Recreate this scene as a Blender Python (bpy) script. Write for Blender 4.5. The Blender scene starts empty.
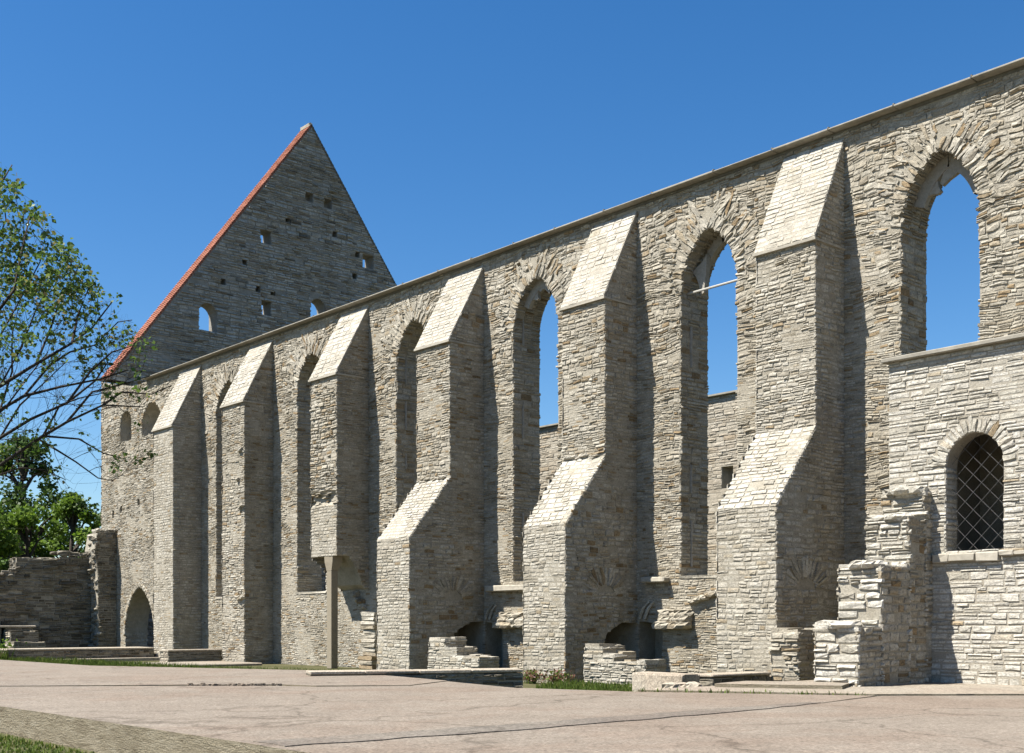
import bpy, math, random
from mathutils import Vector, Matrix
from mathutils.geometry import delaunay_2d_cdt

R = random.Random(7)
scene = bpy.context.scene
COL = scene.collection

# ------------------------------------------------------------------ camera
YAW, FPX, DIST, EYE = 0.7256, 1180.0, 25.96, 1.66
cd = bpy.data.cameras.new('camera')
cam = bpy.data.objects.new('camera', cd)
COL.objects.link(cam)
scene.camera = cam
cd.sensor_width = 36.0
cd.lens = 36.0 * FPX / 1024.0
cd.shift_y = (625.0 - 376.5) / 1024.0          # level view with the lens shifted up
cd.clip_end = 4000.0
cam.location = (0, -DIST, EYE)
cam.rotation_euler = (math.radians(90), 0, math.pi / 2 - YAW)
FW = Vector((-math.cos(YAW), math.sin(YAW), 0))
RT = Vector((math.sin(YAW), math.cos(YAW), 0))
def place(px, py, depth):                       # where a branch or crown stands in the world
    return Vector((0, -DIST, EYE)) + (FW + RT * ((px - 512) / FPX) + Vector((0, 0, (625 - py) / FPX))) * depth

# ------------------------------------------------------------------ sky, sun, exposure
world = bpy.data.worlds.new('World')
scene.world = world
world.use_nodes = True
wn = world.node_tree
sky = wn.nodes.new('ShaderNodeTexSky')
sky.sky_type = 'NISHITA'
sky.sun_disc = False
SUN_DIR = Vector((0.64, 1.32, -2.25)).normalized()
sky.sun_elevation = math.asin(-SUN_DIR.z)
sky.sun_rotation = math.atan2(-SUN_DIR.x, -SUN_DIR.y)
sky.altitude = 0.0
sky.air_density = 1.0
sky.dust_density = 0.3
sky.ozone_density = 3.0
hs = wn.nodes.new('ShaderNodeHueSaturation')
hs.inputs['Saturation'].default_value = 1.33
hs.inputs['Hue'].default_value = 0.503
wn.links.new(sky.outputs[0], hs.inputs['Color'])
wn.links.new(hs.outputs[0], wn.nodes['Background'].inputs[0])
wn.nodes['Background'].inputs[1].default_value = 0.060
sl = bpy.data.lights.new('sun', 'SUN')
sl.energy = 5.0
sl.angle = math.radians(0.55)
sl.color = (1.0, 0.955, 0.885)
so = bpy.data.objects.new('sun', sl)
COL.objects.link(so)
so.rotation_euler = SUN_DIR.to_track_quat('-Z', 'Y').to_euler()
so.location = (0, -60, 60)
scene.view_settings.view_transform = 'Standard'
scene.view_settings.look = 'None'
scene.view_settings.exposure = 1.36
scene.view_settings.gamma = 1.0

# ------------------------------------------------------------------ materials
class NT:
    def __init__(s, name):
        s.m = bpy.data.materials.new(name); s.m.use_nodes = True
        s.t = s.m.node_tree; s.b = s.t.nodes['Principled BSDF']
        s.b.inputs['Roughness'].default_value = 0.92
        s.b.inputs['Specular IOR Level'].default_value = 0.15
        s.tc = s.n('ShaderNodeTexCoord').outputs['Object']
    def n(s, kind, **kw):
        n = s.t.nodes.new(kind)
        for k, v in kw.items(): setattr(n, k, v)
        return n
    def set(s, sock, v):
        if isinstance(v, (int, float)): sock.default_value = v
        elif isinstance(v, (tuple, list)): sock.default_value = tuple(v) + (1,) * (4 - len(v)) if len(sock.default_value) == 4 else v
        else: s.t.links.new(v, sock)
    def noise(s, scale, detail=4, rough=.6, vec=None, dist=0.0):
        n = s.n('ShaderNodeTexNoise'); n.inputs['Scale'].default_value = scale
        n.inputs['Detail'].default_value = detail; n.inputs['Roughness'].default_value = rough
        n.inputs['Distortion'].default_value = dist
        s.t.links.new(vec or s.tc, n.inputs['Vector']); return n.outputs['Fac']
    def vor(s, scale, feature='F1', vec=None, rnd=1.0, out='Distance'):
        n = s.n('ShaderNodeTexVoronoi', feature=feature); n.inputs['Scale'].default_value = scale
        n.inputs['Randomness'].default_value = rnd
        s.t.links.new(vec or s.tc, n.inputs['Vector']); return n.outputs[out]
    def ramp(s, fac, stops, interp='LINEAR'):
        n = s.n('ShaderNodeValToRGB'); n.color_ramp.interpolation = interp
        e = n.color_ramp.elements
        while len(e) < len(stops): e.new(0.5)
        for el, (p, c) in zip(e, stops):
            el.position = p; el.color = (c, c, c, 1) if isinstance(c, (int, float)) else tuple(c) + (1,)
        s.t.links.new(fac, n.inputs['Fac']); return n.outputs['Color']
    def mix(s, fac, a, b, blend='MIX'):
        n = s.n('ShaderNodeMix', data_type='RGBA', blend_type=blend)
        s.set(n.inputs[0], fac); s.set(n.inputs[6], a); s.set(n.inputs[7], b); return n.outputs[2]
    def math(s, op, a, b=0.0):
        n = s.n('ShaderNodeMath', operation=op); s.set(n.inputs[0], a); s.set(n.inputs[1], b); return n.outputs[0]
    def scaled(s, v):
        n = s.n('ShaderNodeVectorMath', operation='MULTIPLY'); s.t.links.new(s.tc, n.inputs[0]); n.inputs[1].default_value = v; return n.outputs[0]
    def island(s): return s.n('ShaderNodeNewGeometry').outputs['Random Per Island']
    def bump(s, h, strength=.6, dist=.02):
        n = s.n('ShaderNodeBump'); n.inputs['Strength'].default_value = strength; n.inputs['Distance'].default_value = dist
        s.t.links.new(h, n.inputs['Height']); s.t.links.new(n.outputs[0], s.b.inputs['Normal'])
    def color(s, c, k=(.645, .63, .592)): s.set(s.b.inputs['Base Color'], s.mix(1.0, c, k, 'MULTIPLY')); return s.m

def stone_material(name, stops, stain=(.62, .56, .46), stain_amt=.38, fine=22.0, dark=.64, big=.55):
    t = NT(name)
    c = t.ramp(t.island(), stops)
    big = t.ramp(t.noise(big, 5, .65), [(.40, 0.0), (.66, 1.0)])
    c = t.mix(t.math('MULTIPLY', big, stain_amt), c, t.mix(1.0, c, stain, 'MULTIPLY'))
    streak = t.ramp(t.noise(1.25, 5, .7, t.scaled((1, 1, .28)), .5), [(.47, 0.0), (.62, 1.0)])
    c = t.mix(t.math('MULTIPLY', streak, stain_amt * .9), c, t.mix(1.0, c, (.66, .62, .54), 'MULTIPLY'))
    lime = t.ramp(t.noise(1.9, 6, .75, dist=.7), [(.60, 0.0), (.68, 1.0)])
    c = t.mix(t.math('MULTIPLY', lime, .55), c, (.70, .675, .61))
    med = t.ramp(t.noise(3.1, 4, .7, t.scaled((1, 1, 2.4))), [(.30, dark), (.55, 1.0), (.8, 1.12)])
    c = t.mix(1.0, c, med, 'MULTIPLY')
    fin = t.noise(fine, 4, .75)
    c = t.mix(1.0, c, t.ramp(fin, [(.28, .45), (.47, .98), (.72, 1.32)]), 'MULTIPLY')
    sp = t.ramp(t.noise(11.0, 2, .5, t.scaled((1, 1, 1.8)), .4), [(.30, .55), (.40, 1.0)])
    c = t.mix(.8, c, t.mix(1.0, c, sp, 'MULTIPLY'))
    lic = t.ramp(t.noise(9.0, 3, .6, dist=.6), [(.66, 0.0), (.74, 1.0)])
    c = t.mix(t.math('MULTIPLY', lic, .5), c, (.60, .57, .50))
    t.bump(t.math('ADD', t.noise(14, 4, .7), t.math('MULTIPLY', t.noise(48, 3, .7), .5)), .75, .03)
    return t.color(c)

GREY = (.52, .485, .415); PALE = (.63, .60, .53); WARM = (.50, .43, .325); TAN = (.40, .30, .185); DARK = (.35, .315, .26)
M_RUBBLE = stone_material('rubble_limestone', [(0, DARK), (.08, GREY), (.30, (.56, .525, .46)), (.55, PALE), (.76, GREY), (.90, WARM), (.97, TAN), (1, (.30, .23, .15))])
M_ASHLAR = stone_material('coursed_limestone', [(0, (.40, .365, .30)), (.12, (.52, .485, .42)), (.45, (.60, .57, .505)), (.85, (.66, .63, .565)), (.97, (.52, .46, .36)), (1, (.42, .33, .22))], stain_amt=.3, dark=.68)
M_CAP = stone_material('cap_slabs', [(0, (.48, .46, .41)), (.3, (.60, .58, .53)), (.85, (.67, .65, .605)), (1, (.50, .46, .38))], stain=(.72, .68, .60), stain_amt=.42, dark=.74)
M_GABLE = stone_material('gable_limestone', [(0, (.20, .19, .175)), (.04, (.36, .35, .33)), (.10, (.56, .56, .545)), (.6, (.62, .62, .605)), (.9, (.54, .52, .48)), (1, (.34, .29, .24))], stain=(.56, .53, .48), stain_amt=.55, big=.16)
M_ANNEX = stone_material('annex_limestone', [(0, (.46, .435, .38)), (.15, (.58, .56, .505)), (.5, (.67, .65, .60)), (.92, (.72, .70, .655)), (.98, (.54, .47, .36)), (1, (.42, .33, .22))], stain=(.8, .76, .68), stain_amt=.3, dark=.7)
M_FAR = stone_material('far_wall_limestone', [(0, (.46, .41, .34)), (.3, (.54, .495, .42)), (.8, (.60, .56, .49)), (1, (.50, .42, .32))], stain_amt=.3, dark=.75)
M_DARKRUB = stone_material('shade_dark_rubble', [(0, (.14, .125, .10)), (.2, (.26, .24, .20)), (.6, (.33, .305, .255)), (.9, (.40, .375, .32)), (1, (.22, .17, .12))])  # darker rubble; shade of faces turned from the sun is in its colour

def mortar_material(name, c, c2):
    t = NT(name)
    k = t.mix(t.ramp(t.noise(2.2, 5, .7), [(.35, 0.0), (.65, 1.0)]), c, c2)
    k = t.mix(1.0, k, t.ramp(t.noise(30, 3, .8), [(.25, .6), (.6, 1.0), (.8, 1.15)]), 'MULTIPLY')
    t.bump(t.noise(26, 5, .75), .8, .03)
    return t.color(k)
M_MORTAR = mortar_material('lime_mortar', (.56, .525, .45), (.40, .365, .30))
M_PALEMORTAR = mortar_material('pale_mortar', (.56, .525, .46), (.48, .44, .37))
M_GABLEMORTAR = mortar_material('gable_mortar', (.46, .45, .43), (.34, .32, .285))

def concrete_material(name, c, c2, scale=40.0):
    t = NT(name)
    k = t.mix(t.ramp(t.noise(.7, 5, .7), [(.3, 0.0), (.7, 1.0)]), c, c2)
    k = t.mix(1.0, k, t.ramp(t.noise(scale, 4, .85), [(.28, .62), (.5, 1.0), (.72, 1.22)]), 'MULTIPLY')
    k = t.mix(1.0, k, t.ramp(t.noise(11, 3, .8), [(.3, .74), (.5, 1.0), (.7, 1.2)]), 'MULTIPLY')
    k = t.mix(1.0, k, t.ramp(t.noise(24, 3, .8), [(.32, .56), (.5, 1.0), (.68, 1.36)]), 'MULTIPLY')
    k = t.mix(1.0, k, t.ramp(t.noise(1.7, 5, .75, dist=.5), [(.3, .90), (.5, 1.0), (.7, 1.06)]), 'MULTIPLY')
    peb = t.ramp(t.vor(22), [(.06, .55), (.2, 1.0)])
    k = t.mix(t.ramp(t.noise(3, 3, .6), [(.45, 0.0), (.6, .6)]), k, t.mix(1.0, k, peb, 'MULTIPLY'))
    pat = t.ramp(t.noise(.28, 6, .7, dist=.8), [(.46, 0.0), (.58, 1.0)])
    k = t.mix(t.math('MULTIPLY', pat, .35), k, t.mix(1.0, k, (.86, .72, .66), 'MULTIPLY'))
    wv = t.n('ShaderNodeVectorMath', operation='ADD')
    nz = t.n('ShaderNodeTexNoise'); nz.inputs['Scale'].default_value = 1.1; nz.inputs['Detail'].default_value = 6
    t.t.links.new(t.tc, nz.inputs['Vector']); t.t.links.new(t.tc, wv.inputs[0]); t.t.links.new(nz.outputs['Color'], wv.inputs[1])
    cr = t.ramp(t.vor(.19, 'DISTANCE_TO_EDGE', wv.outputs[0]), [(.0, 1.0), (.0055, .55), (.010, 0.0)])
    k = t.mix(t.math('MULTIPLY', cr, .6), k, t.mix(1.0, k, (.42, .40, .38), 'MULTIPLY'))
    t.bump(t.math('ADD', t.noise(scale, 4, .8), t.noise(6, 3, .6)), .5, .02)
    return t.color(k, (.745, .715, .66))
M_PAVE = concrete_material('worn_concrete', (.225, .196, .168), (.275, .245, .213))
M_PATCH = concrete_material('grey_repair_strip', (.17, .155, .14), (.235, .215, .19), 30)
M_CRUMB = concrete_material('crumbled_concrete', (.19, .165, .14), (.27, .24, .205), 30)
M_SLAB = concrete_material('pale_slab_stone', (.40, .365, .305), (.48, .44, .38), 30)
M_FLAG = concrete_material('pale_flagstone', (.30, .275, .235), (.36, .33, .285), 30)
def edge_material():
    t = NT('platform_edge')
    lay = t.noise(9.0, 5, .75, t.scaled((.25, .25, 1.6)), .8)
    k = t.ramp(lay, [(.3, (.22, .185, .13)), (.5, (.37, .325, .24)), (.7, (.47, .425, .335))])
    k = t.mix(1.0, k, t.ramp(t.noise(35, 4, .8), [(.28, .6), (.5, 1.0), (.75, 1.15)]), 'MULTIPLY')
    t.bump(t.math('ADD', t.noise(16.0, 5, .75, t.scaled((.3, .3, 2.0)), .8), t.noise(40, 3, .7)), .9, .05)
    return t.color(k)
M_EDGE = edge_material()
def plain(name, c, rough=.9, spec=.15, metal=0.0, var=.25, scale=12.0):
    t = NT(name)
    t.b.inputs['Roughness'].default_value = rough; t.b.inputs['Specular IOR Level'].default_value = spec; t.b.inputs['Metallic'].default_value = metal
    k = t.mix(1.0, c, t.ramp(t.noise(scale, 4, .7), [(.25, 1 - var), (.5, 1.0), (.75, 1 + var)]), 'MULTIPLY')
    t.bump(t.noise(scale * 3, 3, .6), .3, .01)
    return t.color(k)
M_COPING = plain('coping_slab', (.38, .36, .315), var=.3, scale=3)
M_COPEDARK = plain('dark_trim_and_shade_strip', (.20, .195, .175), var=.3, scale=4)
M_POST = plain('smooth_post_stone', (.34, .30, .235), var=.15)
M_TRACERY = plain('tracery_stone', (.42, .40, .365), var=.25)
M_METAL = plain('grey_iron', (.14, .14, .145), .6, .4, .2, .1)
M_BAR = plain('pale_tie_bar', (.5, .49, .46), .6, .3, .0, .1)
M_LEDGE = plain('ledge_stone', (.47, .44, .38), var=.25, scale=6)
M_BARK = plain('dark_bark', (.060, .050, .042), var=.35, scale=30)
M_BARK2 = plain('grey_bark', (.07, .06, .05), var=.35, scale=6)
def tile_material():
    t = NT('red_roof_tile')
    k = t.mix(t.island(), (.36, .14, .095), (.46, .20, .14))
    k = t.mix(1.0, k, t.ramp(t.noise(1.6, 4, .7), [(.3, .72), (.6, 1.05)]), 'MULTIPLY')
    return t.color(k)
M_TILE = tile_material()
def leaf_material(name, stops, trans=.35):
    t = NT(name)
    c = t.ramp(t.island(), [(p, tuple(.72 * e for e in q)) for p, q in stops])
    t.set(t.b.inputs['Base Color'], c); t.b.inputs['Roughness'].default_value = .55; t.b.inputs['Specular IOR Level'].default_value = .3
    tr = t.n('ShaderNodeBsdfTranslucent'); t.t.links.new(c, tr.inputs['Color'])
    mx = t.n('ShaderNodeMixShader'); mx.inputs[0].default_value = trans
    t.t.links.new(t.b.outputs[0], mx.inputs[1]); t.t.links.new(tr.outputs[0], mx.inputs[2])
    t.t.links.new(mx.outputs[0], t.t.nodes['Material Output'].inputs['Surface'])
    return t.m
M_LEAF = leaf_material('young_maple_leaf', [(0, (.05, .10, .018)), (.45, (.115, .20, .035)), (.85, (.20, .29, .06)), (1, (.26, .19, .09))], .42)
M_LEAF_D = leaf_material('deep_green_leaf', [(0, (.035, .07, .014)), (.5, (.06, .12, .018)), (1, (.10, .17, .025))], .35)
M_LEAF_B = leaf_material('bright_green_leaf', [(0, (.075, .14, .015)), (.5, (.14, .24, .024)), (1, (.21, .31, .04))], .42)
M_GRASS = leaf_material('grass_blade', [(0, (.08, .12, .02)), (.5, (.14, .21, .03)), (.9, (.20, .26, .05)), (1, (.32, .28, .11))], .35)
M_PINK = leaf_material('reddish_flower', [(0, (.20, .10, .06)), (1, (.34, .17, .13))], .3)
def ground_material():
    t = NT('ground_soil')
    k = t.ramp(t.noise(.9, 6, .7), [(.3, (.07, .085, .03)), (.55, (.13, .125, .06)), (.75, (.22, .19, .13))])
    k = t.mix(1.0, k, t.ramp(t.noise(25, 4, .8), [(.25, .6), (.7, 1.15)]), 'MULTIPLY')
    t.bump(t.noise(12, 4, .7), .6, .05)
    return t.color(k)
M_GROUND = ground_material()

# ------------------------------------------------------------------ mesh building
class MB:
    def __init__(s, *mats): s.v = []; s.f = []; s.mi = []; s.mats = list(mats)
    def m(s, mat):
        if mat not in s.mats: s.mats.append(mat)
        return s.mats.index(mat)
    def face(s, idx, m=0): s.f.append(idx); s.mi.append(m)
    def poly(s, pts, m=0):
        k = len(s.v); s.v.extend(tuple(p) for p in pts); s.face(tuple(range(k, k + len(pts))), m)
    def build(s, name, parent=None, smooth=False):
        me = bpy.data.meshes.new(name)
        me.from_pydata(s.v, [], s.f)
        for mm in s.mats: me.materials.append(mm)
        me.polygons.foreach_set('material_index', s.mi)
        me.polygons.foreach_set('use_smooth', [smooth] * len(s.f))
        me.update()
        o = bpy.data.objects.new(name, me); COL.objects.link(o)
        if parent is not None:
            o.parent = parent
            o.matrix_parent_inverse = Matrix.Translation(-Vector(parent.location))
        return o

class Fr:                                        # a plane to build on: origin, two axes, outward normal
    def __init__(s, O, U, V):
        s.O = Vector(O); s.U = Vector(U).normalized(); s.V = Vector(V).normalized(); s.N = s.U.cross(s.V)
    def __call__(s, u, v, n=0.0): return s.O + s.U * u + s.V * v + s.N * n

def XZ(y): return Fr((0, y, 0), (1, 0, 0), (0, 0, 1))       # faces the sun (-Y)
def YZ(x): return Fr((x, 0, 0), (0, 1, 0), (0, 0, 1))       # faces +X, in shade

def inside(pt, loops):
    c = False
    for L in loops:
        j = len(L) - 1
        for i in range(len(L)):
            a, b = L[i], L[j]
            if (a[1] > pt[1]) != (b[1] > pt[1]) and pt[0] < (b[0] - a[0]) * (pt[1] - a[1]) / (b[1] - a[1]) + a[0]: c = not c
            j = i
    return c

def solid(mb, loops, fr, T, m=0):                # a plate with holes, T thick behind its plane
    vs, es = [], []
    for L in loops:
        k = len(vs); vs += [Vector(p) for p in L]
        es += [(k + i, k + (i + 1) % len(L)) for i in range(len(L))]
    ov, oe, of, *_ = delaunay_2d_cdt(vs, es, [], 1, 1e-5)
    k = len(mb.v)
    mb.v += [tuple(fr(p.x, p.y)) for p in ov] + [tuple(fr(p.x, p.y, -T)) for p in ov]
    n = len(ov)
    for t in of:
        c = ((ov[t[0]].x + ov[t[1]].x + ov[t[2]].x) / 3, (ov[t[0]].y + ov[t[1]].y + ov[t[2]].y) / 3)
        if not inside(c, loops): continue
        mb.face(tuple(k + i for i in t), m); mb.face(tuple(k + n + i for i in reversed(t)), m)
    for L in loops:
        for i in range(len(L)):
            a, b = L[i], L[(i + 1) % len(L)]
            mb.poly([fr(*a), fr(*a, -T), fr(*b, -T), fr(*b)], m)

WARP = [0.0]
def warp(u, v):
    a = WARP[0]
    if not a: return u, v
    return (u + a * .8 * math.sin(2.3 * v + .7 * u + 1.0),
            v + a * (math.sin(1.1 * u + 1.9 * v) + .7 * math.sin(2.9 * u - 1.3 * v + 1.7) + .45 * math.sin(6.1 * u + 3.7 * v)))
def stone(mb, fr, u0, u1, v0, v1, pr, m, rough=1.0, sink=.03):
    w, h = u1 - u0, v1 - v0
    q = min(.022, .16 * h, .16 * w)
    k = len(mb.v)
    us = (u0, (u0 + u1) / 2 + R.uniform(-.15, .15) * w, u1); vs = (v0, (v0 + v1) / 2, v1)
    jj = .10 * h * rough
    tilt = R.uniform(-.3, .3) * rough; tv = R.uniform(-.32, .2) * rough
    for b in range(3):
        for a in range(3):
            rim = a != 1 or b != 1
            uu = us[a] + (q if a == 0 else -q if a == 2 else 0) + R.uniform(-jj, jj)
            vv = vs[b] + (q if b == 0 else -q if b == 2 else 0) + R.uniform(-jj, jj)
            d = pr * (1 + tilt * (a - 1) + tv * (b - 1)) * (R.uniform(.55, 1.0) if rim else R.uniform(.9, 1.25))
            uu, vv = warp(uu, vv)
            mb.v.append(tuple(fr(uu, vv, d)))
    ring = ((0, 0), (1, 0), (2, 0), (2, 1), (2, 2), (1, 2), (0, 2), (0, 1))
    for a, b in ring: mb.v.append(tuple(fr(*warp(us[a], vs[b]), -sink)))
    for b in range(2):
        for a in range(2):
            i = k + b * 3 + a
            mb.face((i, i + 1, i + 4, i + 3), m)
    for i in range(8):
        a, b = ring[i], ring[(i + 1) % 8]
        mb.face((k + a[1] * 3 + a[0], k + 9 + i, k + 9 + (i + 1) % 8, k + b[1] * 3 + b[0]), m)

def spans(loop, v):
    xs = []
    for i in range(len(loop)):
        a, b = loop[i], loop[(i + 1) % len(loop)]
        if (a[1] > v) != (b[1] > v): xs.append(a[0] + (b[0] - a[0]) * (v - a[1]) / (b[1] - a[1]))
    xs.sort()
    return list(zip(xs[::2], xs[1::2]))

def course(mb, outer, fr, holes=(), h=(.09, .17), l=(.22, .55), pr=(.02, .055), gap=.012, ext=.02, jag=.03, m=0, rough=1.0, skip=.01, seed=None):
    v = min(p[1] for p in outer); top = max(p[1] for p in outer); zone = 1.0
    ph = [R.uniform(0, 6.28) for _ in range(4)]
    while v < top - .03:
        zone = min(1.35, max(.72, zone + R.uniform(-.22, .22) * rough))
        hh = R.uniform(*h) * zone
        if v + hh > top - h[0] * .6: hh = top - v
        mid = v + hh / 2
        iv = spans(outer, mid)
        for H in holes:
            out = []
            for a, b in iv:
                cur = [(a, b)]
                for c, d in spans(H, mid):
                    nx = []
                    for e, f in cur:
                        if d <= e or c >= f: nx.append((e, f)); continue
                        if c > e: nx.append((e, c))
                        if d < f: nx.append((d, f))
                    cur = nx
                out += cur
            iv = out
        for a, b in iv:
            if b - a < .04: continue
            end = b + ext + R.uniform(-jag, jag); u = a - ext - R.uniform(-jag, jag)
            while u < end - .02:
                ll = R.uniform(*l) * (1.3 if R.random() < .15 else 1)
                if end - u - ll < l[0] * .7: ll = end - u
                if R.random() > skip:
                    p = R.uniform(*pr) * (1.5 if R.random() < .08 else 1)
                    dv = R.uniform(-.012, .012) * rough
                    uc = u + ll / 2                  # places where old mortar covers the joints
                    if math.sin(1.3 * uc + .9 * v + ph[0]) + math.sin(.7 * uc - 2.1 * v + ph[1]) + .8 * math.sin(3.1 * uc + 1.7 * v + ph[2]) > 1.15 and rough < 1.28: p *= .3
                    if hh > h[0] * 1.35 and R.random() < .22:
                        s = R.uniform(.4, .6)
                        stone(mb, fr, u + gap / 2, u + ll - gap / 2, v + gap / 2 + dv, v + hh * s - gap / 2, p, m, rough)
                        stone(mb, fr, u + gap / 2, u + ll - gap / 2, v + hh * s + gap / 2, v + hh - gap / 2 + dv, R.uniform(*pr), m, rough)
                    else:
                        stone(mb, fr, u + gap / 2, u + ll - gap / 2, v + gap / 2 + dv, v + hh - gap / 2 + dv, p, m, rough)
                u += ll
        v += hh

def box(mb, x0, x1, y0, y1, z0, z1, m=0, j=0.0):
    P = [Vector((x + R.uniform(-j, j), y + R.uniform(-j, j), z + R.uniform(-j, j))) for z in (z0, z1) for y in (y0, y1) for x in (x0, x1)]
    k = len(mb.v); mb.v += [tuple(p) for p in P]
    for f in ((0, 2, 3, 1), (4, 5, 7, 6), (0, 1, 5, 4), (2, 6, 7, 3), (0, 4, 6, 2), (1, 3, 7, 5)): mb.face(tuple(k + i for i in f), m)

def bevel_box(mb, x0, x1, y0, y1, z0, z1, m=0, c=.015, j=0.0):
    k = len(mb.v)
    jx = lambda: R.uniform(-j, j)
    rings = [(z0, c), (z0 + c, 0), (z1 - c, 0), (z1, c)]
    for z, q in rings:
        for x, y in ((x0 + q + c, y0 + q), (x1 - q - c, y0 + q), (x1 - q, y0 + q + c), (x1 - q, y1 - q - c), (x1 - q - c, y1 - q), (x0 + q + c, y1 - q), (x0 + q, y1 - q - c), (x0 + q, y0 + q + c)):
            mb.v.append((x + jx(), y + jx(), z + jx()))
    for r in range(3):
        for i in range(8):
            mb.face((k + r * 8 + i, k + r * 8 + (i + 1) % 8, k + r * 8 + 8 + (i + 1) % 8, k + r * 8 + 8 + i), m)
    mb.face(tuple(k + 7 - i for i in range(8)), m); mb.face(tuple(k + 24 + i for i in range(8)), m)

def rock(mb, c, sx, sy, sz, m=0, n=7):          # one rough block of stone
    k = len(mb.v); rows = 5
    for r in range(rows):
        ph = math.pi * (r / (rows - 1) - .5)
        rad = max(.25, math.cos(ph) ** .45) if 0 < r < rows - 1 else .45
        z = max(-1, min(1, math.sin(ph) * 1.15))
        for i in range(n):
            a = 2 * math.pi * (i + .5 * (r % 2)) / n
            cx, cy = math.cos(a), math.sin(a)
            s = 1 / max(abs(cx), abs(cy)) ** .6
            q = R.uniform(.82, 1.12)
            mb.v.append((c[0] + sx * cx * s * rad * q, c[1] + sy * cy * s * rad * q, c[2] + sz * z * R.uniform(.85, 1.1)))
    for r in range(rows - 1):
        for i in range(n):
            mb.face((k + r * n + i, k + r * n + (i + 1) % n, k + (r + 1) * n + (i + 1) % n, k + (r + 1) * n + i), m)
    mb.face(tuple(k + n - 1 - i for i in range(n)), m); mb.face(tuple(k + (rows - 1) * n + i for i in range(n)), m)

def tube(mb, pts, radii, m=0, n=6):
    k = len(mb.v)
    for i, p in enumerate(pts):
        p = Vector(p)
        d = (Vector(pts[min(i + 1, len(pts) - 1)]) - Vector(pts[max(i - 1, 0)])).normalized()
        a = d.cross(Vector((0.3, 0.2, 1))).normalized() if abs(d.z) < .95 else d.cross(Vector((1, 0, 0))).normalized()
        b = d.cross(a)
        for q in range(n):
            t = 2 * math.pi * q / n
            mb.v.append(tuple(p + (a * math.cos(t) + b * math.sin(t)) * radii[i]))
    for i in range(len(pts) - 1):
        for q in range(n):
            mb.face((k + i * n + q, k + i * n + (q + 1) % n, k + (i + 1) * n + (q + 1) % n, k + (i + 1) * n + q), m)
    mb.face(tuple(k + q for q in range(n)), m); mb.face(tuple(k + (len(pts) - 1) * n + q for q in range(n)), m)

def thing(name, label, cat, loc=(0, 0, 0), group=None):
    o = bpy.data.objects.new(name, None); COL.objects.link(o)
    o.location = loc; o.empty_display_size = .3
    return tag(o, label, cat, group)
def tag(o, label, cat, group=None):
    o['label'] = label; o['category'] = cat; o['kind'] = 'thing'
    if group: o['group'] = group
    return o
def kind(o, k, label=None):
    o['kind'] = k
    if label: o['label'] = label
    return o

def arch_pts(h, rise, n=9):                     # pointed arch, from right springing over the apex to the left one
    c = (rise * rise - h * h) / (2 * h); r = h + c
    am = math.atan2(rise, c) if c > 0 else math.atan2(rise, c)
    right = [(-c + r * math.cos(am * i / n), r * math.sin(am * i / n)) for i in range(n + 1)]
    return right + [(-x, y) for x, y in reversed(right[:-1])]

# ------------------------------------------------------------------ ground and pavement
mb = MB(M_GROUND)
mb.poly([(-1500, -1500, 0), (1500, -1500, 0), (1500, 1500, 0), (-1500, 1500, 0)])
kind(mb.build('ground'), 'structure', 'soil and thin grass on which the ruin stands')

PZ = .41
# platform of worn slabs; its far edge follows the ruins
def sheet(mb, pts, z, zb, m_top=0, m_side=1):
    up = [(x, y, z) for x, y in pts]
    mb.poly(up, m_top)
    for i in range(len(pts)):
        a, b = pts[i], pts[(i + 1) % len(pts)]
        mb.poly([(a[0], a[1], zb), (b[0], b[1], zb), (b[0], b[1], z), (a[0], a[1], z)], m_side)
def rag(a, b, step=.35, j=.03):
    n = max(2, int(math.dist(a, b) / step)); out = []
    for i in range(n):
        t = i / n
        q = 0 if i == 0 else j
        out.append((a[0] + (b[0] - a[0]) * t + R.uniform(-q, q), a[1] + (b[1] - a[1]) * t + R.uniform(-q, q)))
    return out
def ragpoly(pts, j=.03):
    o = []
    for i in range(len(pts)): o += rag(pts[i], pts[(i + 1) % len(pts)], .35, j)
    return o
mb = MB(M_PAVE, M_EDGE)
sheet(mb, ragpoly([(-80, -19.8), (-25.265, -19.8), (-25.0, -18.0), (-22.75, -14.6), (-21.75, -13.3), (-20.7, -12.95), (-19.6, -11.4), (-20.6, -9.6), (-27.3, -8.4), (-35.5, -11.7), (-43.7, -11.7), (-80, -12)], .02), PZ + .012, -.2)
sheet(mb, ragpoly([(-25.26, -19.8), (-17.65, -19.8), (-17.45, -18.8), (-16.33, -15.5), (-16.3, -13.4), (-17.4, -10.35), (-18.6, -10.1), (-20.55, -9.64), (-19.55, -11.4), (-20.5, -13.1), (-21.35, -13.5), (-22.45, -14.7), (-24.95, -18.03)], .012), PZ, -.2)
sheet(mb, ragpoly([(-17.645, -19.8), (-10.875, -19.8), (-10.72, -16.3), (-10.84, -9.7), (-11.3, -7.4), (-14.9, -9.6), (-17.36, -10.35), (-16.25, -13.4), (-16.27, -15.5), (-17.38, -18.8)], .012), PZ + .006, -.2)
sheet(mb, ragpoly([(-10.87, -19.8), (14, -19.8), (14, -4.6), (-9.0, -4.6), (-11.22, -7.36), (-10.80, -9.7), (-10.68, -16.3)], .012), PZ + .004, -.2)
mb.poly([(-80, -19.6, PZ - .05), (14, -19.6, PZ - .05), (14, -4.7, PZ - .05), (-11, -7.3, PZ - .05), (-17, -10.2, PZ - .05), (-27.3, -8.6, PZ - .05), (-35.5, -11.9, PZ - .05), (-80, -12.2, PZ - .05)], mb.m(M_EDGE))
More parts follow.
